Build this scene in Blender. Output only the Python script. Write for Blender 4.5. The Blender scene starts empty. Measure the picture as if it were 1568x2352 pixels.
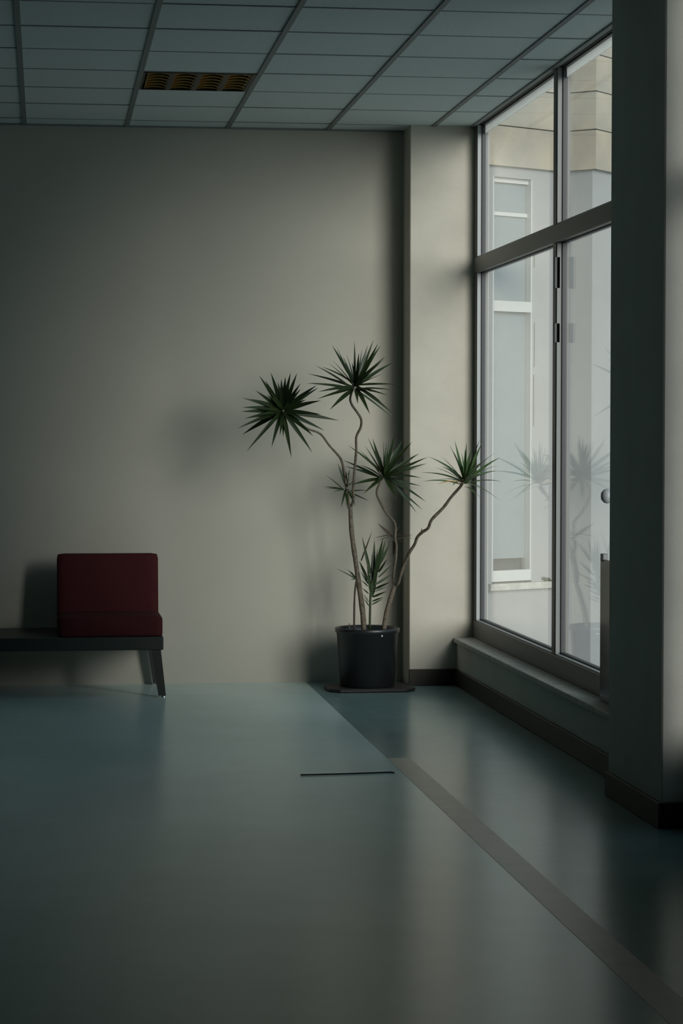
import bpy, bmesh, math, random
from mathutils import Vector, Matrix
random.seed(7)
S = bpy.context.scene
C = S.collection

# ------------------------------------------------------------------ camera
FPX, YAW, PITCH, ROLL, CZ = 5240.3, .12911, -.03295, .00099, 1.4806
cy, sy, cp, sp = math.cos(YAW), math.sin(YAW), math.cos(PITCH), math.sin(PITCH)
FW = Vector((sy*cp, cy*cp, sp))
R0 = Vector((cy, -sy, 0)); U0 = R0.cross(FW)
RT = R0*math.cos(ROLL) + U0*math.sin(ROLL)
UP = U0*math.cos(ROLL) - R0*math.sin(ROLL)
cam = bpy.data.cameras.new('camera')
cam.sensor_fit = 'VERTICAL'; cam.sensor_height = 36.0
cam.lens = FPX*36.0/2352.0
cam.clip_start = .05; cam.clip_end = 200
co = bpy.data.objects.new('camera', cam); C.objects.link(co)
M = Matrix.Identity(4)
for i in range(3):
    M[i][0] = RT[i]; M[i][1] = UP[i]; M[i][2] = -FW[i]
M[2][3] = CZ
co.matrix_world = M
S.camera = co

# ------------------------------------------------------------------ sky, sun, exposure
W = bpy.data.worlds.new('overcast_sky'); S.world = W; W.use_nodes = True
bg = W.node_tree.nodes['Background']
bg.inputs[0].default_value = (.50, .74, .84, 1); bg.inputs[1].default_value = 1.05
sun = bpy.data.lights.new('hazy_sun', 'SUN')
sun.energy = 6.3; sun.angle = math.radians(34); sun.color = (1.0, .97, .90)
so = bpy.data.objects.new('hazy_sun', sun); C.objects.link(so)
SUND = Vector((-.36, 1.0, -.265)).normalized()
so.rotation_euler = SUND.to_track_quat('-Z', 'Y').to_euler()
so.location = (12, -10, 9)
S.view_settings.view_transform = 'Standard'; S.view_settings.look = 'None'
S.view_settings.exposure = -.42; S.view_settings.gamma = 1.0
S.view_settings.use_curve_mapping = False
S.cycles.diffuse_bounces = 8; S.cycles.max_bounces = 16; S.cycles.transparent_max_bounces = 16

# ------------------------------------------------------------------ materials
def mat(name, col, rough=.6, metal=0.0, spec=.5, noise=None, bump=None, coat=0.0, trans=None):
    """noise = (scale, amount, second colour or None); bump = (scale, strength, distance)"""
    m = bpy.data.materials.new(name); m.use_nodes = True
    nt = m.node_tree; b = nt.nodes['Principled BSDF']
    b.inputs['Base Color'].default_value = (*col, 1)
    b.inputs['Roughness'].default_value = rough
    b.inputs['Metallic'].default_value = metal
    b.inputs['Specular IOR Level'].default_value = spec
    b.inputs['Coat Weight'].default_value = coat
    if 'linoleum' in name: b.inputs['Specular Tint'].default_value = (.70, 1, .97, 1)
    tc = nt.nodes.new('ShaderNodeTexCoord')
    if noise:
        n = nt.nodes.new('ShaderNodeTexNoise'); n.inputs['Scale'].default_value = noise[0]
        n.inputs['Detail'].default_value = 6; n.inputs['Roughness'].default_value = .6
        nt.links.new(tc.outputs['Object'], n.inputs['Vector'])
        r = nt.nodes.new('ShaderNodeValToRGB')
        c2 = noise[2] if noise[2] else tuple(c*(1-noise[1]) for c in col)
        r.color_ramp.elements[0].position = .32; r.color_ramp.elements[0].color = (*c2, 1)
        r.color_ramp.elements[1].position = .68; r.color_ramp.elements[1].color = (*col, 1)
        nt.links.new(n.outputs['Fac'], r.inputs['Fac'])
        nt.links.new(r.outputs['Color'], b.inputs['Base Color'])
    if bump:
        n2 = nt.nodes.new('ShaderNodeTexNoise'); n2.inputs['Scale'].default_value = bump[0]
        n2.inputs['Detail'].default_value = 4
        nt.links.new(tc.outputs['Object'], n2.inputs['Vector'])
        bp = nt.nodes.new('ShaderNodeBump'); bp.inputs['Strength'].default_value = bump[1]
        bp.inputs['Distance'].default_value = bump[2]
        nt.links.new(n2.outputs['Fac'], bp.inputs['Height'])
        nt.links.new(bp.outputs['Normal'], b.inputs['Normal'])
    return m

PAINT = mat('wall_paint', (.45, .435, .375), .85, noise=(1.3, .07, None), bump=(160, .25, .002), spec=.2)
PIERP = mat('pier_paint', (.52, .495, .425), .85, noise=(5.0, .10, None), bump=(140, .3, .002), spec=.2)
SIDEP = mat('window_wall_paint', (.62, .61, .555), .85, noise=(3.0, .12, None), bump=(140, .3, .002), spec=.2)
FARP = mat('brown_wall_paint', (.40, .39, .36), .8, noise=(3.0, .1, None))
BASEB = mat('dark_brown_skirting', (.022, .018, .012), .55)
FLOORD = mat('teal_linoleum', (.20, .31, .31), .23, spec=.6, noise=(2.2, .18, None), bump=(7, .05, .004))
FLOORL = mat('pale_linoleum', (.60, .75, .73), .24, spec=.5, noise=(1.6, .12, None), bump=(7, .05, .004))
TAN = mat('tan_floor_strip', (.52, .46, .38), .34, noise=(9, .15, None))
TILE = mat('ceiling_tile', (.62, .69, .68), .95, noise=(60, .10, None), bump=(220, .4, .002), spec=.1)
TEE = mat('ceiling_grid_metal', (.19, .21, .205), .6, spec=.3)
TEEL = mat('ceiling_cross_tee_metal', (.27, .30, .29), .6, spec=.3)
SLAB = mat('ceiling_slab', (.25, .27, .27), .9)
ALU = mat('grey_aluminium', (.115, .113, .105), .42, metal=.0, spec=.5)
ALUL = mat('pale_lit_aluminium', (.34, .365, .375), .45)  # on the beads, frame metal with the light it catches put into the tone
ALUM = mat('mid_grey_half_lit_aluminium', (.17, .185, .185), .45)  # on the mullion bead, the same metal toned for weaker light
RUBBER = mat('black_gasket', (.018, .024, .028), .5)
STONE = mat('stone_sill', (.52, .51, .47), .6, noise=(24, .35, None), bump=(60, .4, .003))
BLACKP = mat('black_plastic', (.012, .014, .016), .38)
SOIL = mat('potting_soil', (.02, .015, .010), .95, noise=(80, .4, None), bump=(90, 1, .01))
BARK = mat('plant_bark', (.17, .14, .10), .75, noise=(70, .5, (.06, .047, .033)), bump=(120, .6, .003))
LEAF = mat('leaf_green', (.024, .044, .013), .42, noise=(14, .25, None))
LEAFLIT = mat('leaf_lit_green', (.048, .100, .024), .40, noise=(14, .25, None))  # lit copy of the leaf green, light on the right-hand head put into it
LEAFY = mat('leaf_yellowed', (.42, .27, .08), .55)
LEAFD = mat('leaf_dry', (.05, .036, .026), .8)
TRAYM = mat('dark_board', (.022, .020, .018), .55, noise=(20, .3, None))
RED = mat('red_upholstery', (.068, .012, .014), .85, noise=(220, .25, None), bump=(300, .4, .002), spec=.2)
BENCHM = mat('bench_black_paint', (.022, .026, .024), .45)
CHROME = mat('bright_metal', (.75, .76, .76), .22, metal=1.0)
GOLD = mat('gold_louvre', (.42, .27, .08), .3, metal=1.0)
GOLDD = mat('bronze_housing', (.035, .027, .018), .5, metal=.3)
TUBE = mat('unlit_tube_glass', (.45, .42, .34), .25)
CLAD = mat('stone_cladding', (.46, .395, .30), .8, noise=(3.0, .3, (.31, .29, .25)), bump=(40, .3, .004))
PLAST = mat('white_plaster', (.32, .33, .335), .85, noise=(2.0, .08, None), bump=(60, .3, .003))
PVC = mat('white_window_frame', (.52, .54, .53), .4)
BLIND = mat('white_blind', (.27, .30, .315), .8)
DARKIN = mat('dark_interior', (.05, .06, .065), .8)
MOSS = mat('moss', (.06, .07, .035), .9)
GROUND = mat('courtyard_concrete', (.56, .57, .55), .9, noise=(1.2, .2, None))
STEELD = mat('dark_glossy_panel', (.030, .036, .036), .12)
WIREM = mat('dark_wire', (.012, .016, .016), .5)
STICK = mat('white_plastic', (.8, .8, .78), .3)

def glass_mat():
    m = bpy.data.materials.new('window_glass'); m.use_nodes = True
    nt = m.node_tree; nt.nodes.clear()
    o = nt.nodes.new('ShaderNodeOutputMaterial'); mx = nt.nodes.new('ShaderNodeMixShader')
    t = nt.nodes.new('ShaderNodeBsdfTransparent'); t.inputs[0].default_value = (.965, .975, .98, 1)
    g = nt.nodes.new('ShaderNodeBsdfGlossy'); g.inputs['Roughness'].default_value = .0
    g.inputs['Color'].default_value = (1, 1, 1, 1)
    ge = nt.nodes.new('ShaderNodeNewGeometry')
    mr = nt.nodes.new('ShaderNodeMapRange')
    mr.inputs['To Min'].default_value = 1.5; mr.inputs['To Max'].default_value = 1/1.5
    nt.links.new(ge.outputs['Backfacing'], mr.inputs['Value'])
    fr = nt.nodes.new('ShaderNodeFresnel'); nt.links.new(mr.outputs['Result'], fr.inputs['IOR'])
    nt.links.new(fr.outputs['Fac'], mx.inputs['Fac'])
    nt.links.new(t.outputs[0], mx.inputs[1]); nt.links.new(g.outputs[0], mx.inputs[2])
    nt.links.new(mx.outputs[0], o.inputs['Surface'])
    return m
GLASS = glass_mat()
def frost_mat():
    m = bpy.data.materials.new('frosted_white'); m.use_nodes = True
    nt = m.node_tree; nt.nodes.clear()
    o = nt.nodes.new('ShaderNodeOutputMaterial'); mx = nt.nodes.new('ShaderNodeMixShader')
    t = nt.nodes.new('ShaderNodeBsdfTranslucent'); t.inputs[0].default_value = (1, .97, .93, 1)
    d = nt.nodes.new('ShaderNodeBsdfDiffuse'); d.inputs[0].default_value = (.8, .8, .8, 1)
    mx.inputs['Fac'].default_value = .08
    nt.links.new(t.outputs[0], mx.inputs[1]); nt.links.new(d.outputs[0], mx.inputs[2])
    nt.links.new(mx.outputs[0], o.inputs['Surface'])
    return m
FROST = frost_mat()

# ------------------------------------------------------------------ helpers
def tag(o, label=None, cat=None, group=None, kind=None):
    if label: o['label'] = label
    if cat: o['category'] = cat
    if group: o['group'] = group
    if kind: o['kind'] = kind
    return o

def empty(name, loc):
    o = bpy.data.objects.new(name, None); o.location = loc; o.empty_display_size = .1
    C.objects.link(o); return o

def world_loc(o):
    v = Vector(o.location)
    while o.parent:
        o = o.parent; v += Vector(o.location)
    return v

def obj(name, bm, m, parent=None, smooth=False):
    """bm in world coordinates; the object origin is put at the mesh's base centre"""
    vs = [v.co for v in bm.verts]
    lo = Vector((min(v.x for v in vs), min(v.y for v in vs), min(v.z for v in vs)))
    hi = Vector((max(v.x for v in vs), max(v.y for v in vs), max(v.z for v in vs)))
    org = Vector(((lo.x+hi.x)/2, (lo.y+hi.y)/2, lo.z))
    bmesh.ops.translate(bm, verts=bm.verts, vec=-org)
    me = bpy.data.meshes.new(name); bm.to_mesh(me); bm.free()
    if smooth:
        for p in me.polygons: p.use_smooth = True
    me.materials.append(m)
    o = bpy.data.objects.new(name, me); C.objects.link(o)
    if parent:
        o.parent = parent; o.location = org - world_loc(parent)
    else:
        o.location = org
    return o

def boxbm(lo, hi, bev=0.0, seg=1):
    bm = bmesh.new()
    bmesh.ops.create_cube(bm, size=1)
    lo = Vector(lo); hi = Vector(hi)
    for v in bm.verts:
        v.co = Vector((lo[i] + (v.co[i]+.5)*(hi[i]-lo[i]) for i in range(3)))
    if bev:
        bmesh.ops.bevel(bm, geom=bm.edges[:], offset=bev, segments=seg, affect='EDGES', profile=.5)
    return bm

def box(name, lo, hi, m, parent=None, bev=0.0, seg=1, smooth=False):
    return obj(name, boxbm(lo, hi, bev, seg), m, parent, smooth)

def prismbm(poly, z0, z1, bev=0):
    bm = bmesh.new()
    lo = [bm.verts.new((p[0], p[1], z0)) for p in poly]
    hi = [bm.verts.new((p[0], p[1], z1)) for p in poly]
    n = len(poly)
    bm.faces.new(lo[::-1]); bm.faces.new(hi)
    for i in range(n):
        bm.faces.new((lo[i], lo[(i+1) % n], hi[(i+1) % n], hi[i]))
    bmesh.ops.recalc_face_normals(bm, faces=bm.faces)
    if bev: bmesh.ops.bevel(bm, geom=bm.edges[:], offset=bev, segments=1, affect='EDGES')
    return bm

def lathebm(prof, cx, cy_, n=40):
    bm = bmesh.new(); rings = []
    for r, z in prof:
        if r < 1e-5:
            rings.append([bm.verts.new((cx, cy_, z))])
        else:
            rings.append([bm.verts.new((cx+r*math.cos(2*math.pi*i/n), cy_+r*math.sin(2*math.pi*i/n), z)) for i in range(n)])
    for a, b in zip(rings, rings[1:]):
        for i in range(n):
            j = (i+1) % n
            if len(a) == 1: bm.faces.new((a[0], b[i], b[j]))
            elif len(b) == 1: bm.faces.new((a[i], b[0], a[j]))
            else: bm.faces.new((a[i], a[j], b[j], b[i]))
    bmesh.ops.recalc_face_normals(bm, faces=bm.faces)
    return bm

def smooth_path(pts, k=4):
    out = []
    n = len(pts)
    for i in range(n-1):
        p0 = pts[max(i-1, 0)]; p1 = pts[i]; p2 = pts[i+1]; p3 = pts[min(i+2, n-1)]
        for j in range(k):
            t = j/k
            out.append(.5*((2*p1) + (p2-p0)*t + (2*p0-5*p1+4*p2-p3)*t*t + (-p0+3*p1-3*p2+p3)*t**3))
    out.append(pts[-1].copy()); return out

def tubebm(pts, rad, n=8, knobbly=0.0):
    """rad: function of 0..1"""
    bm = bmesh.new(); rings = []; N = len(pts)
    ref = Vector((.31, -.9, .2))
    for i, p in enumerate(pts):
        d = (pts[min(i+1, N-1)] - pts[max(i-1, 0)]).normalized()
        a = d.cross(ref).normalized(); b = d.cross(a)
        r = rad(i/(N-1))*(1 + knobbly*random.uniform(-1, 1))
        rings.append([bm.verts.new(p + (a*math.cos(2*math.pi*k/n) + b*math.sin(2*math.pi*k/n))*r) for k in range(n)])
    for a, b in zip(rings, rings[1:]):
        for k in range(n):
            bm.faces.new((a[k], a[(k+1) % n], b[(k+1) % n], b[k]))
    bm.faces.new(rings[0][::-1]); bm.faces.new(rings[-1])
    bmesh.ops.recalc_face_normals(bm, faces=bm.faces)
    return bm

def at(x, y, Y):
    d = (x-784)*RT - (y-1176)*UP + FPX*FW
    return d*(Y/d.y) + Vector((0, 0, CZ))

# ------------------------------------------------------------------ the room
YW, ZC = 13.647, 3.322
XW = 2.43            # inner face of the window wall
XE = 2.62            # its outer face
XP, YP = 2.145, 13.38  # corner pier
XL, YF = -6.0, -3.0
def struct(o, label, cat): return tag(o, label, cat, kind='structure')

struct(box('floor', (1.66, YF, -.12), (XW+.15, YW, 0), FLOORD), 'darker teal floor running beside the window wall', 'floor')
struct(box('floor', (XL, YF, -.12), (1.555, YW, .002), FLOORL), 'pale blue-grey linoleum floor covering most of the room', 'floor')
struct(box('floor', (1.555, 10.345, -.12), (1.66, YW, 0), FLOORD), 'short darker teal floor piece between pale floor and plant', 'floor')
struct(box('trim_1', (1.555, YF, -.12), (1.66, 10.345, .003), TAN), 'tan strip set in the floor along the pale linoleum edge', 'floor strip')
struct(box('wall_back', (XL-.2, YW, -.12), (XP+.02, YW+.25, 3.6), PAINT), 'beige plain back wall behind bench and plant', 'wall')
struct(box('wall_left', (XL-.2, YF, -.12), (XL, YW, 3.6), FARP), 'plain side wall far left', 'wall')
struct(box('wall_front', (XL-.2, YF-.2, -.12), (XE, YF, 3.6), FARP), 'plain wall behind the viewer', 'wall')
struct(box('wall_corner', (XP, YP, 0), (XE, YW+.25, ZC+.01), PIERP, bev=.004), 'cream pier in the corner beside the tall window', 'pier')
# window wall: parapet, solid stretch, pillar, second window further towards the viewer
Z_SILL = .285
o = struct(box('wall_right', (XW, 9.0, -.12), (XE, YP, Z_SILL-.03), SIDEP), 'low shaded wall under the tall window', 'wall')
box('lintel', (XW+.08, YF, ZC+.01), (XE, YP, 3.9), SIDEP, o)
box('solid_stretch', (XW, 8.3, -.12), (XE, 9.0, ZC+.01), SIDEP, o)
box('parapet', (XW, 7.8, -.12), (XE, 8.3, Z_SILL-.03), SIDEP, o)
box('solid_stretch', (XW, YF, -.12), (XE, 7.8, ZC+.01), SIDEP, o)
struct(box('wall_pillar', (2.305, 8.36, 0), (XE-.02, 9.18, ZC+.01), SIDEP, bev=.006), 'dark square pillar at the right edge of the picture', 'pillar')
# skirtings
struct(box('baseboard_right', (XW-.014, 9.18, 0), (XW, YP-.014, .10), BASEB, bev=.003), 'dark brown skirting along the low window wall', 'skirting')
struct(box('baseboard_corner', (XP-.004, YP-.014, 0), (XW-.0, YP, .098), BASEB, bev=.003), 'dark brown skirting at the foot of the corner pier', 'skirting')
o = struct(box('baseboard_pillar', (2.291, 8.346, 0), (2.305, 9.18, .10), BASEB, bev=.003), 'dark brown skirting round the dark pillar', 'skirting')
box('skirting_return', (2.305, 8.346, 0), (XW, 8.36, .10), BASEB, o, bev=.003)

# ceiling: slab, tiles, grid
ceil = struct(box('ceiling', (XL, YF, ZC+.03), (XE-.1, YW, ZC+.2), SLAB), 'suspended ceiling of square grey tiles in a dark grid', 'ceiling')
C0, RR0, T = -.11447, 10.39148, .6
cols = list(range(-5, 5)); rows = list(range(-9, 6))
XCE = 2.53
tile_me = {}
def tile_mesh(w, d):
    key = (round(w, 3), round(d, 3))
    if key not in tile_me:
        bm = boxbm((-w/2, -d/2, 0), (w/2, d/2, .016), .003)
        me = bpy.data.meshes.new('ceiling_tile'); bm.to_mesh(me); bm.free(); me.materials.append(TILE)
        tile_me[key] = me
    return tile_me[key]
for k in cols:
    for r in rows:
        if k == 1 and r == 2: continue       # the light sits here
        x0 = C0+T*k; x1 = min(x0+T, XCE); y0 = RR0+T*r; y1 = min(y0+T, YW)
        t = bpy.data.objects.new('ceiling_tile', tile_mesh(x1-x0-.004, y1-y0-.004)); C.objects.link(t)
        t.parent = ceil
        t.location = Vector(((x0+x1)/2, (y0+y1)/2, ZC+random.uniform(-.001, .002))) - world_loc(ceil)
YR0 = RR0+T*rows[0]; XC0 = C0+T*cols[0]
for k in cols + [5]:
    x = min(C0+T*k, XCE-.012)
    box('grid_runner', (x-.013, YR0, ZC-.007), (x+.013, YW, ZC+.03), TEE, ceil)
for r in rows:
    y = RR0+T*r
    for k in cols:
        x0 = C0+T*k; x1 = min(x0+T, XCE)
        box('cross_tee', (x0+.013, y-.008, ZC-.0025), (x1-.013, y+.008, ZC+.03), TEEL, ceil)
box('wall_angle', (XL, YW-.022, ZC-.008), (XP, YW, ZC+.03), TEE, ceil)

# ------------------------------------------------------------------ tall window
win = empty('window_1', (2.56, 11.3, Z_SILL))
struct(win, 'tall grey aluminium window of four panes beside the pillar', 'window')
XI, XG, XO = 2.530, 2.57, 2.60
ZT0, ZT1, ZB, ZTOP = 2.452, 2.54, .40, 3.318
Y0, Y1 = 9.18, YP
YM0, YM1 = 11.185, 11.255
box('bottom_rail', (XI-.004, Y0, Z_SILL), (XO, Y1, ZB-.012), ALU, win, bev=.003)
box('jamb', (XI, YP-.075, Z_SILL), (XO, YP, ZTOP), ALU, win, bev=.002)
box('jamb', (XI, 9.05, Z_SILL), (XO, 9.26, ZTOP), ALU, win, bev=.002)
box('transom', (XI-.004, Y0, ZT0), (XO, Y1-.01, ZT1), ALU, win, bev=.003)
for z0, z1 in ((ZB-.012, ZT0), (ZT1, ZTOP)):
    box('mullion', (XI, YM0, z0), (XO, YM1, z1), ALU, win, bev=.002)
box('top_rail', (XG-.02, Y0, ZTOP+.004), (XO, Y1, ZTOP+.02), ALU, win)
def pane(y0, y1, z0, z1):
    g = .012
    p = box('pane', (XG-.003, y0+.005, z0+.003), (XG+.003, y1-.005, z1-.003), GLASS, win)
    # glazing bead on the far upright, the light it catches put into its colour, dark gasket all round
    box('glazing_bead', (XI+.003, y1-.012, z0), (XG-.013, y1, z1), ALUL if y1 > 12 else ALUM, win)
    box('glazing_bead', (XI+.003, y0, z0), (XG-.013, y0+.012, z1), ALUL, win)
    box('glazing_bead', (XI+.003, y0, z0-.004), (XG-.013, y1, z0+.006), ALUL, win)
    box('gasket', (XG-.012, y1-.022, z0), (XG+.012, y1, z1), RUBBER, win)
    box('gasket', (XG-.012, y0, z0), (XG+.012, y0+.022, z1), RUBBER, win)
    box('gasket', (XG-.012, y0, z0), (XG+.012, y1, z0+.014), RUBBER, win)
    box('gasket', (XG-.012, y0, z1-.006), (XG+.005, y1, z1), RUBBER, win)
for (ya, yb) in ((9.26, YM0), (YM1, YP-.075)):
    pane(ya, yb, ZB-.012, ZT0); pane(ya, yb, ZT1, ZTOP)
    tag(box('frosted_strip', (XG+.006, ya+.02, 3.268), (XG+.010, yb-.02, ZTOP+.003), FROST, win), 'bright frosted band along the top of the glass')
for zz in (1.95, 2.22):     # hinges on the mullion
    box('hinge', (XI-.012, YM0-.012, zz), (XI+.02, YM0+.004, zz+.16 if zz > 2 else zz+.10), RUBBER, win, bev=.003)
sill = struct(box('trim_2', (XW-.02, 9.18, Z_SILL-.03), (XI+.02, YP-.0, Z_SILL), STONE, bev=.006, seg=2), 'worn stone sill under the tall window', 'window sill')

def side_window(name, ya, yb, label):
    w = empty(name, (2.56, (ya+yb)/2, Z_SILL)); struct(w, label, 'window')
    box('bottom_rail', (XI, ya, Z_SILL-.03), (XO, yb, ZB), ALU, w)
    box('jamb', (XI, ya, ZB), (XO, ya+.075, ZTOP), ALU, w); box('jamb', (XI, yb-.075, ZB), (XO, yb, ZTOP), ALU, w)
    box('transom', (XI, ya+.075, ZT0), (XO, yb-.075, ZT1), ALU, w)
    n = max(1, round((yb-ya)/2)); st = (yb-ya-.15)/n
    for i in range(n):
        a = ya+.075+st*i; b = a+st
        if i: box('mullion', (XI, a-.035, ZB), (XO, a+.035, ZTOP), ALU, w)
        box('pane', (XG-.003, a, ZB), (XG+.003, b, ZT0), GLASS, w); box('pane', (XG-.003, a, ZT1), (XG+.003, b, ZTOP), GLASS, w)
side_window('window_2', 7.8, 8.3, 'unseen narrow tall window just past the dark pillar')  # out of view; width chosen for how much light it lets in

# ------------------------------------------------------------------ courtyard outside
struct(box('ground_outside', (XE, -30, -.45), (45, 60, -.35), GROUND), 'pale concrete courtyard ground outside', 'ground')
bld = empty('courtyard_building', (3.45, 15.3, -.35))
tag(bld, 'stone-clad and white plastered building outside behind the window', 'building')
def dirv(deg): a = math.radians(deg); return Vector((math.sin(a), math.cos(a), 0))
dA, dB, dC = dirv(60), dirv(128), dirv(43)
P0 = Vector((3.17, 15.0, 0))
def A(s): return P0 + dA*s
nA = Vector((dA.y, -dA.x, 0))             # towards the viewer
cc = A(.328)                                # inner corner
ce = Vector((3.662, 15.001, 0)); cr_ = ce + dC*3.5
a_l = A(-.75)
ZSOF = 3.272
def inset(p, n, d): return p - n*d
nB = Vector((-dB.y, dB.x, 0)); nB = nB if nB.y < 0 else -nB
nC = Vector((dC.y, -dC.x, 0))
# lower, white plastered wall: pieces round the far window opening
lo = .035
q = [inset(A(-.75), nA, lo), inset(A(-.208), nA, lo), inset(A(.048+.03), nA, lo), inset(A(.328), nA, lo)]
def wallpiece(name, p, q_, z0, z1, th, m, parent, n):
    return obj(name, prismbm([(p.x, p.y), (q_.x, q_.y), ((q_-n*th).x, (q_-n*th).y), ((p-n*th).x, (p-n*th).y)], z0, z1), m, parent)
ZO0, ZO1 = .515, 3.205
wl, wr = -.24, .112
wallpiece('plaster_wall', inset(A(-.75), nA, lo), inset(A(wl), nA, lo), -.35, ZSOF, .4, PLAST, bld, nA)
wallpiece('plaster_wall', inset(A(wr), nA, lo), inset(A(.36), nA, lo), -.35, ZSOF, .4, PLAST, bld, nA)
wallpiece('plaster_wall', inset(A(wl), nA, lo), inset(A(wr), nA, lo), -.35, ZO0-.04, .4, PLAST, bld, nA)
wallpiece('plaster_wall', inset(A(wl), nA, lo), inset(A(wr), nA, lo), ZO1, ZSOF, .4, PLAST, bld, nA)
# pilaster below the cladding
pb = [cc - nB*lo, ce - nB*lo*.6 - nC*lo, cr_ - nC*lo, cr_ + Vector((-1.5, 2.0, 0)), cc + Vector((-.2, 1.5, 0))]
obj('pilaster', prismbm([(v.x, v.y) for v in pb], -.35, ZSOF), PLAST, bld)
# upper body and its cladding courses
ub = [a_l - nA*.03, cc - nA*.03, ce - nB*.03 - nC*.02, cr_ - nC*.03, cr_ + Vector((-1.5, 2.0, 0)), a_l + Vector((-.2, 1.8, 0))]
obj('upper_storey', prismbm([(v.x, v.y) for v in ub], ZSOF, 6.2), PLAST, bld)
zj = [ZSOF, 3.54, 3.795, 4.04, 4.30, 4.56, 4.82, 5.08, 5.34, 5.60, 5.9, 6.2]
for a, b in zip(zj, zj[1:]):
    wallpiece('cladding_panel', a_l, cc, a+.004, b-.004, .034, CLAD, bld, nA)
    wallpiece('cladding_panel', cc, ce, a+.004, b-.004, .034, CLAD, bld, nB)
    wallpiece('cladding_panel', ce+dC*.001, cr_, a+.004, b-.004, .034, CLAD, bld, nC)
# far window in the plastered wall
def fw_box(name, s0, s1, z0, z1, d0, d1, m, parent):
    p = A(s0)-nA*d0; q_ = A(s1)-nA*d0
    return wallpiece(name, p, q_, z0, z1, d1-d0, m, parent, nA)
fwin = empty('window_3', A(-.08)-nA*.12 + Vector((0, 0, ZO0)))
struct(fwin, 'white framed window with closed blind in the building outside', 'window')
D0, D1 = .036, .088
fw_box('frame_stile', wl, wl+.012, ZO0, ZO1, D0, D1, PVC, fwin)
fw_box('frame_stile', wr-.012, wr, ZO0, ZO1, D0, D1+.03, PVC, fwin)
fw_box('frame_rail', wl+.012, wr-.012, ZO0, .588, D0, D1, PVC, fwin)
fw_box('frame_rail', wl+.012, wr-.012, ZO1-.03, ZO1, D0+.03, D1, PVC, fwin)
fw_box('frame_rail', wl+.012, wr-.012, 2.317, 2.387, D0, D1, PVC, fwin)
fw_box('glazing_bar', wl+.012, wr-.012, 2.955, 2.98, D1-.012, D1, PVC, fwin)
for z0, z1 in ((.588, 2.317), (2.387, 2.955), (2.98, ZO1-.03)):
    fw_box('pane', wl+.012, wr-.012, z0, z1, D1-.006, D1, GLASS, fwin)
tag(fw_box('blind', wl+.005, wr-.005, .665, ZO1-.01, D1+.006, D1+.010, BLIND, fwin), 'lowered white blind')
fw_box('unlit_room_sheet', wl, wr, ZO0, ZO1, .20, .22, DARKIN, fwin)  # flat sheet, the shade of an unlit room put into its colour
fw_box('window_sill', wl-.05, wr+.18, ZO0-.055, ZO0-.012, lo-.05, .10, STONE, fwin)
for k, (z0, z1) in enumerate(((1.55, 1.9), (1.95, 2.25), (2.62, 2.8))):
    fw_box('plaster_crack', wr+.012+.004*(k % 2), wr+.018+.004*(k % 2), z0, z1, lo-.0015, lo+.002, MOSS, bld)
ms = bmesh.new()
for i in range(14):
    c = A(wr+.13+random.uniform(-.03, .04)) - nA*(lo-.01+random.uniform(-.02, .02)) + Vector((0, 0, ZO0-.012+random.uniform(0, .02)))
    bmesh.ops.create_icosphere(ms, subdivisions=1, radius=random.uniform(.006, .013), matrix=Matrix.Translation(c))
tag(obj('moss_tuft', ms, MOSS, bld), 'dark moss on the end of the sill')

# ------------------------------------------------------------------ ceiling light
lx0, lx1, ly0, ly1 = C0+T+.013, C0+2*T-.013, RR0+2*T+.012, RR0+3*T-.012
lt = empty('ceiling_light', ((lx0+lx1)/2, (ly0+ly1)/2, ZC))
tag(lt, 'unlit square ceiling light with four rows of gold louvres', 'ceiling light')
box('housing', (lx0, ly0, ZC+.0235), (lx1, ly1, ZC+.0295), GOLDD, lt)
for n, (a, b) in enumerate((((lx0, ly0), (lx0+.012, ly1)), ((lx1-.012, ly0), (lx1, ly1)), ((lx0+.012, ly0), (lx1-.012, ly0+.012)), ((lx0+.012, ly1-.012), (lx1-.012, ly1)))):
    box('frame_edge', (*a, ZC-.006), (*b, ZC+.0235), GOLDD, lt)
cw = (lx1-lx0-.024)/4
for i in range(4):
    xa = lx0+.012+cw*i; xb = xa+cw
    # parabolic reflector trough
    bm = bmesh.new(); prev = None; N = 10
    for j in range(N+1):
        t = -1+2*j/N; x = (xa+xb)/2+t*(cw/2-.012); z = ZC-.003+.026*(1-t*t)
        v = (bm.verts.new((x, ly0+.012, z)), bm.verts.new((x, ly1-.012, z)))
        if prev: bm.faces.new((prev[0], v[0], v[1], prev[1]))
        prev = v
    obj('reflector', bm, GOLD, lt, True)
    box('divider', (xb-.013 if i < 3 else xb-.010, ly0+.012, ZC-.006), (xb+.013 if i < 3 else xb, ly1-.012, ZC+.004), GOLDD, lt)
    for j in range(6):
        y = ly0+.012+(ly1-ly0-.024)*(j+.5)/6
        bm = bmesh.new(); prev = None
        for s in range(9):
            t = -1+2*s/8; x = (xa+xb)/2+t*(cw/2-.014)
            z0 = ZC-.004+.006*(1-t*t); z1 = ZC+.004+.012*(1-t*t)
            v = [bm.verts.new((x, y-.006, z0)), bm.verts.new((x, y+.006, z0)), bm.verts.new((x, y+.002, z1)), bm.verts.new((x, y-.002, z1))]
            if prev:
                for e in range(4): bm.faces.new((prev[e], prev[(e+1) % 4], v[(e+1) % 4], v[e]))
            prev = v
        obj('louvre_blade', bm, GOLD, lt, True)

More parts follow.
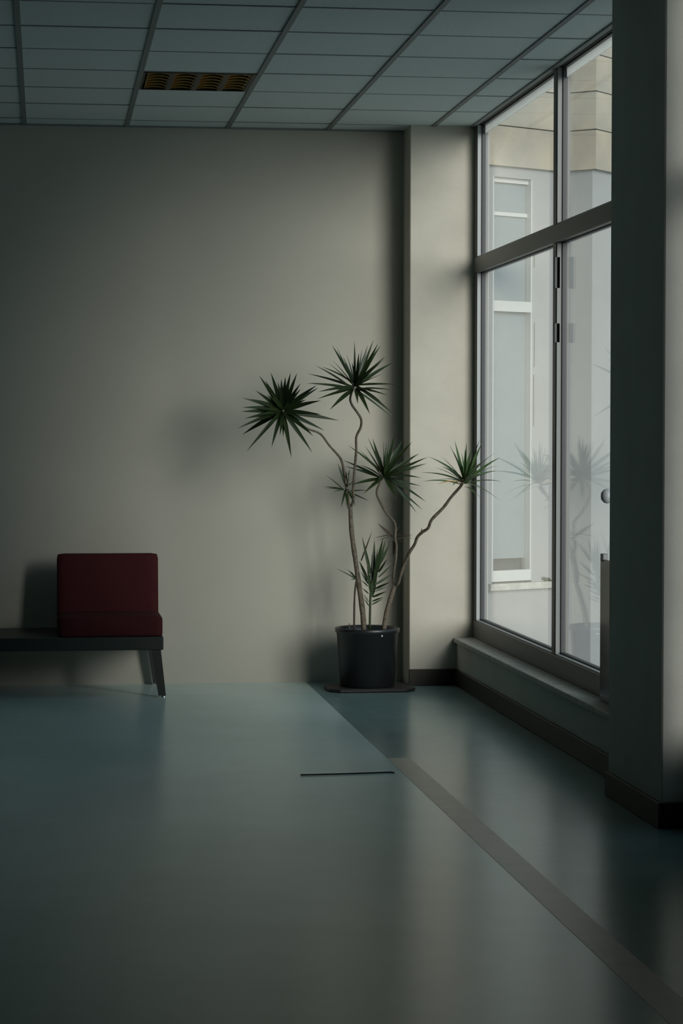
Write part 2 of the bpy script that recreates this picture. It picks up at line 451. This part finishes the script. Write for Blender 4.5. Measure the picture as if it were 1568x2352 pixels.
# ------------------------------------------------------------------ bench with the red seat
bench = empty('waiting_bench', (-.5, 13.15, 0))
tag(bench, 'low black bench with one dark red padded seat by the wall', 'bench')
box('bench_top', (-1.75, 12.92, .272), (.662, 13.61, .348), BENCHM, bench, bev=.006, seg=2)
def leg(x, xs, y, ys):
    bm = bmesh.new()
    lo4 = [bm.verts.new((x+xs+dx, y+ys+dy, 0.012)) for dx, dy in ((-.021, -.012), (.021, -.012), (.021, .012), (-.021, .012))]
    hi4 = [bm.verts.new((x+dx, y+dy, .274)) for dx, dy in ((-.027, -.016), (.027, -.016), (.027, .016), (-.027, .016))]
    bm.faces.new(lo4[::-1]); bm.faces.new(hi4)
    for i in range(4): bm.faces.new((lo4[i], lo4[(i+1) % 4], hi4[(i+1) % 4], hi4[i]))
    bmesh.ops.recalc_face_normals(bm, faces=bm.faces)
    l = obj('leg', bm, BENCHM, bench)
    tag(obj('foot_glide', lathebm([(0, 0), (.012, 0), (.014, .004), (.012, .012), (0, .012)], x+xs+.008, y+ys-.002, 14), CHROME, l, True), 'small bright metal foot')
for x, s in ((.62, .034), (-1.66, -.034)):
    leg(x, s, 12.945, -.012); leg(x, s, 13.56, .012)
def cushion(name, lo_, hi_, tilt=0.0, bulge=.012, crown=1, r=.018):
    bm = boxbm(lo_, hi_)
    bmesh.ops.subdivide_edges(bm, edges=bm.edges[:], cuts=14, use_grid_fill=True)
    c = (Vector(lo_)+Vector(hi_))/2; h = (Vector(hi_)-Vector(lo_))/2
    for v in bm.verts:
        d = v.co-c
        # rounded box: clamp to inner box then push out by r
        inner = Vector([max(-h[i]+r, min(h[i]-r, d[i])) for i in range(3)])
        e = d-inner
        if e.length > 1e-6: d = inner+e.normalized()*r
        k = [1-(d[i]/h[i])**2 for i in range(3)]
        d.y += (1 if d.y > 0 else -1)*bulge*max(0, k[0])*max(0, k[2])*(abs(d.y) > h.y-r-1e-4)
        d.z += crown*(1 if d.z > 0 else 0)*bulge*max(0, k[0])*max(0, k[1])*(d.z > h.z-r-1e-4)
        d.y += tilt*(d.z+h.z)
        v.co = c+d
    o = obj(name, bm, RED, bench, True)
    return o
cushion('seat', (.068, 12.925, .346), (.658, 13.36, .462))
cushion('backrest', (.066, 13.30, .352), (.653, 13.40, .797), tilt=.12, crown=0)

# ------------------------------------------------------------------ tray, plant
tx0, tx1, ty0, ty1 = 1.625, 2.135, 13.03, 13.36
cut = .06
tag(obj('plant_tray', prismbm([(tx0+cut, ty0), (tx1-cut, ty0), (tx1, ty0+cut), (tx1, ty1-cut), (tx1-cut, ty1), (tx0+cut, ty1), (tx0, ty1-cut), (tx0, ty0+cut)], .002, .022, .004), TRAYM),
    'flat dark board with cut corners under the plant pot', 'board')
PX, PY = 1.868, 13.205
plant = empty('potted_dracaena', (PX, PY, .022))
tag(plant, 'tall spiky-leaved plant with bare crooked stems in a black pot', 'potted plant')
pot = obj('pot', lathebm([(0, .022), (.155, .022), (.160, .027), (.180, .335), (.188, .338), (.190, .362), (.184, .366), (.172, .362), (.168, .335), (.150, .30)], PX, PY, 56), BLACKP, plant, True)
obj('soil', lathebm([(0, .333), (.10, .335), (.168, .329)], PX, PY, 40), SOIL, plant, True)
c = at(877, 1461, PY-.17); dd = Vector((c.x-PX, -math.sqrt(max(0, .1785**2-(c.x-PX)**2)), 0))
bm = bmesh.new(); bmesh.ops.create_uvsphere(bm, u_segments=10, v_segments=6, radius=.0055, matrix=Matrix.Translation(Vector((PX, PY, c.z))+dd))
tag(obj('white_dot', bm, STICK, pot, True), 'tiny white dot on the front of the pot')

def path(pts, y0, y1):
    n = len(pts); return [at(x, y, y0+(y1-y0)*i/(n-1)) for i, (x, y) in enumerate(pts)]
def stem(name, pts, r0, r1, parent, k=4, knob=.07, m=BARK):
    return obj(name, tubebm(smooth_path(pts, k), lambda t: r0+(r1-r0)*t, 9, knob), m, parent, True)

def leafbm(p0, p1, w, axis, sag, fold=.35, n=7):
    d = p1-p0; L = d.length
    mid = (p0+p1)/2 + Vector((0, 0, sag*L))
    bm = bmesh.new(); prev = None
    for i in range(n+1):
        t = i/n
        c = p0*(1-t)**2 + mid*2*t*(1-t) + p1*t*t
        tg = ((mid-p0)*(1-t) + (p1-mid)*t).normalized()
        side = tg.cross(axis)
        side = side.normalized() if side.length > .12 else tg.orthogonal().normalized()
        nn = side.cross(tg)
        ww = w*(.62+.38*min(1, t/.30))*(1-max(0, (t-.30)/.70)**1.5)
        if i == n: ww = w*.02
        v = (bm.verts.new(c-side*ww/2+nn*ww*fold*.5), bm.verts.new(c), bm.verts.new(c+side*ww/2+nn*ww*fold*.5))
        if prev:
            bm.faces.new((prev[0], prev[1], v[1], v[0])); bm.faces.new((prev[1], prev[2], v[2], v[1]))
        prev = v
    return bm

def z6(x, y): return 540+x*.26786, 770+y*.26786
def z7(x, y): return 740+x*.26786, 980+y*.26786
def z8(x, y): return 720+x*.19133, 1180+y*.19133

def head(parent, f, cen, tips, Yc, L, axis, w=.026, m=LEAF, fill=10, sag=.03, special={}, bias=0.0):
    """a rosette: leaves from its centre; their spread to the front and back follows from a common leaf length"""
    axis = Vector(axis).normalized(); P = at(*f(*cen), Yc)
    for i, t in enumerate(tips):
        q = at(*f(*t), Yc); d = q-P; r = d.length
        dep = math.sqrt(max(0, L*L-r*r))*.85
        sg = -1 if (i % 2 == 0) else 1
        if abs(axis.y) > .6 and r < .75*L: sg = -1
        Yt = Yc+sg*dep+bias
        q = at(*f(*t), min(Yt, YW-.03))
        if q.x > XP-.03: q = at(*f(*t), min(Yt, YP-.035))
        p0 = P + d.normalized()*.012 + axis*random.uniform(-.02, .02)
        s = sag if (q-P).normalized().z < .8 else 0
        mm, ww = special.get(i, (m, w*random.uniform(.85, 1.1)))
        obj('leaf', leafbm(p0, q, ww, axis, s+random.uniform(-.02, .02)), mm, parent, True)
    for i in range(fill):
        a = random.uniform(0, 2*math.pi); u = random.uniform(.35, .95)
        e1 = axis.orthogonal().normalized(); e2 = axis.cross(e1)
        d = (axis*u + (e1*math.cos(a)+e2*math.sin(a))*math.sqrt(1-u*u))
        q = P + d*L*random.uniform(.55, .85)
        q.y = min(q.y, (YP-.03 if q.x > XP-.03 else YW-.03))
        obj('leaf', leafbm(P+d*.01, q, w*random.uniform(.8, 1), (axis+Vector((.3, .2, .1))), sag), m, parent, True)

YB = PY-.005
Y1_, Y2_, Y3_, Y4_ = 12.95, 12.86, 13.27, 12.72
trunk1 = stem('trunk', path([(836, 1449), (832, 1400), (824, 1343), (816, 1285), (808, 1228), (805, 1180), (804, 1160)], PY-.02, 13.2), .0165, .0125, plant)
br1 = stem('branch', path([(804, 1166), (797, 1138), (794, 1110), (791, 1087), (784, 1058), (775, 1044), (756, 1023), (740, 1001), (727, 992), (703, 983), (672, 958), (652, 945)], 13.2, Y1_), .008, .0055, plant)
br2 = stem('branch', path([(805, 1166), (811, 1150), (811, 1125), (815, 1071), (818, 1034), (818, 1004), (828, 982), (829, 963), (820, 947), (808, 930), (804, 914), (812, 888)], 13.2, Y2_), .008, .0065, plant)
trunk2 = stem('trunk', path([(881, 1447), (888, 1406), (898, 1371), (907, 1344)], PY-.03, 13.17), .0155, .0130, plant)
br3 = stem('branch', path([(906, 1347), (903, 1323), (908, 1287), (910, 1253), (907, 1235), (908, 1212), (904, 1197), (888, 1180), (869, 1146), (865, 1130), (871, 1111), (879, 1097)], 13.17, Y3_), .0085, .0065, plant)
br4 = stem('branch', path([(907, 1347), (915, 1337), (923, 1310), (934, 1283), (940, 1269), (952, 1250), (958, 1234), (970, 1222), (983, 1213), (991, 1194), (1018, 1166), (1035, 1143), (1056, 1119), (1063, 1108)], 13.17, Y4_), .0095, .0085, plant)
young = stem('trunk', path([(849, 1446), (850, 1390), (852, 1352), (860, 1304)], PY-.05, PY-.05), .0075, .006, plant, m=LEAF)
thin = stem('trunk', path([(813, 1446), (814, 1371), (818, 1333)], PY-.02, PY-.02), .0062, .005, plant, m=LEAFD)
stub = stem('stub', path([(802, 1444), (802, 1432)], PY-.02, PY-.02), .003, .0025, plant)
stem('stub', path([(968, 1224), (968, 1214)], 12.97, 12.97), .004, .002, br4)

H1 = [(205, 345), (175, 475), (305, 320), (395, 375), (430, 355), (475, 320), (530, 325), (560, 415), (700, 430), (715, 450), (735, 560), (740, 680), (890, 732), (765, 817), (670, 865), (662, 1008), (482, 1050), (310, 965), (95, 1000), (60, 853), (20, 800), (80, 715), (50, 655), (60, 620), (120, 547), (255, 385)]
head(br1, z6, (410, 650), H1, Y1_, .318, (-.25, -1, .15), w=.027, fill=18)
H2 = [(1022, 45), (1060, 150), (1090, 110), (1185, 40), (1225, 70), (1245, 90), (1280, 205), (1360, 230), (1370, 420), (1340, 470), (1310, 515), (1250, 570), (1350, 670), (1345, 705), (1155, 680), (1130, 640), (1050, 590), (810, 640), (700, 548), (710, 485), (610, 412), (620, 330), (680, 255), (740, 270), (830, 210), (830, 85), (865, 95), (850, 490), (1000, 230)]
head(br2, z6, (1025, 445), H2, Y2_, .315, (.15, -.75, .75), w=.025, fill=12)
H3 = [(220, 160), (320, 200), (390, 90), (430, 100), (525, 120), (570, 125), (620, 60), (690, 110), (770, 130), (830, 230), (905, 260), (900, 315), (850, 440), (850, 510), (890, 645), (860, 715), (810, 740), (640, 640), (355, 573), (240, 500), (190, 340), (170, 285), (320, 330), (480, 470)]
head(br3, z7, (525, 435), H3, Y3_, .30, (.1, -.7, .7), w=.026, fill=12)
H4 = [(1085, 155), (1135, 120), (1235, 130), (1275, 200), (1350, 110), (1370, 130), (1480, 225), (1535, 260), (1510, 330), (1520, 380), (1540, 470), (1445, 600), (1525, 635), (1400, 660), (1320, 590), (900, 255), (960, 350), (840, 395), (860, 470), (980, 455), (975, 497), (1010, 340), (1115, 505)]
head(br4, z7, (1215, 480), H4, Y4_, .285, (.1, -.45, .9), w=.022, m=LEAFLIT, fill=14, sag=.10, special={20: (LEAFY, .016), 11: (LEAFLIT, .010), 12: (LEAFLIT, .009), 13: (LEAFLIT, .009)})
T5 = [(20, 410), (5, 515), (20, 525), (130, 310), (160, 330), (205, 380), (235, 365), (395, 545), (405, 640), (285, 680), (160, 695), (90, 560), (290, 620), (215, 710), (270, 470)]
head(trunk1, z7, (203, 540), T5, 13.19, .17, (0, -.6, .8), w=.014, fill=3)
T6 = [(435, 960), (450, 985), (790, 930), (790, 962), (780, 940), (560, 1000), (700, 1000)]
head(br3, z7, (605, 950), T6, 13.24, .15, (0, -.5, .85), w=.010, fill=2, m=LEAFD)
def lf(parent, f, a, b, Ya, Yb, w, m=LEAF, sag=0.0, axis=(0, -1, .3)):
    obj('leaf', leafbm(at(*f(*a), Ya), at(*f(*b), Yb), w, Vector(axis).normalized(), sag), m, parent, True)
lf(br3, z7, (600, 945), (472, 828), 13.24, 13.16, .020, LEAFD)
lf(br3, z8, (955, 330), (960, 520), 13.22, 13.22, .018, LEAFD)
lf(trunk1, z7, (200, 560), (225, 690), 13.18, 13.17, .018, LEAFD)
lf(trunk1, z8, (570, 565), (705, 200), 13.18, 13.14, .010, LEAFD)
YY = PY-.05
for a, b in (((680, 720), (580, 270)), ((710, 700), (730, 310)), ((740, 700), (835, 280)), ((760, 700), (862, 310)), ((770, 640), (915, 350)), ((780, 700), (885, 540)), ((775, 760), (950, 580)), ((740, 850), (930, 730)),
             ((740, 900), (920, 820)), ((735, 930), (900, 860)), ((710, 1000), (880, 930)), ((705, 1050), (840, 1000)), ((700, 1090), (830, 1020)), ((650, 800), (545, 560)), ((655, 840), (560, 690)), ((650, 870), (565, 790)), ((660, 960), (580, 890)),
             ((660, 1060), (590, 955)), ((662, 1105), (600, 1010)), ((700, 900), (700, 480)), ((690, 960), (780, 560)), ((720, 860), (800, 440)), ((690, 980), (640, 600)), ((690, 900), (690, 620)), ((715, 800), (770, 400)), ((700, 1000), (760, 760))):
    lf(young, z8, a, b, YY, YY+random.uniform(-.12, .10), min(random.uniform(.018, .025), (at(*z8(*a), YY)-at(*z8(*b), YY)).length*.15))
for b in ((262, 650), (400, 660), (440, 682), (420, 740), (440, 790)):
    lf(thin, z8, (512, 780), b, PY-.02, PY-.06, .008)
tag(obj('leaf', leafbm(at(*z8(700, 1258), YY-.02), at(*z8(748, 1218), YY-.04), .004, Vector((0, -1, 0)), 0), STICK, plant), 'thin pale straw')

# ------------------------------------------------------------------ small things
w = [Vector((1.10, 9.852, .006)), Vector((1.24, 9.858, .006)), Vector((1.40, 9.872, .006)), Vector((1.49, 9.884, .006)), Vector((1.508, 9.878, .006)), Vector((1.514, 9.862, .006))]
tag(obj('floor_wire', tubebm(smooth_path(w, 5), lambda t: .0032, 8), WIREM, None, True), 'thin dark wire lying on the pale floor', 'wire')
kn = empty('window_knob', (2.545, 10.07, 1.214))
tag(kn, 'round grey knob on the glass beside the pillar', 'knob')
def discx(name, x0, prof, yc, zc, m, parent):
    bm = lathebm([(r, h) for r, h in prof], 0, 0, 24)
    bmesh.ops.rotate(bm, verts=bm.verts, matrix=Matrix.Rotation(-math.pi/2, 3, 'Y'))
    bmesh.ops.translate(bm, verts=bm.verts, vec=(x0, yc, zc))
    return obj(name, bm, m, parent, True)
discx('stem', 2.567, [(0, 0), (.012, 0), (.012, .03), (0, .03)], 10.06, 1.214, ALUL, kn)
discx('ball', 2.545, [(0, 0), (.018, .004), (.030, .016), (.034, .030), (.030, .044), (.018, .055), (0, .058)], 10.06, 1.214, ALUL, kn)
pn = empty('dark_panel', (2.50, 9.75, Z_SILL))
tag(pn, 'narrow dark glossy panel standing on the sill against the pillar', 'panel')
box('body', (2.490, 9.40, Z_SILL), (2.506, 10.08, .93), STEELD, pn, bev=.002)
box('clip', (2.487, 10.02, .92), (2.511, 10.07, .955), ALUM, pn, bev=.003)
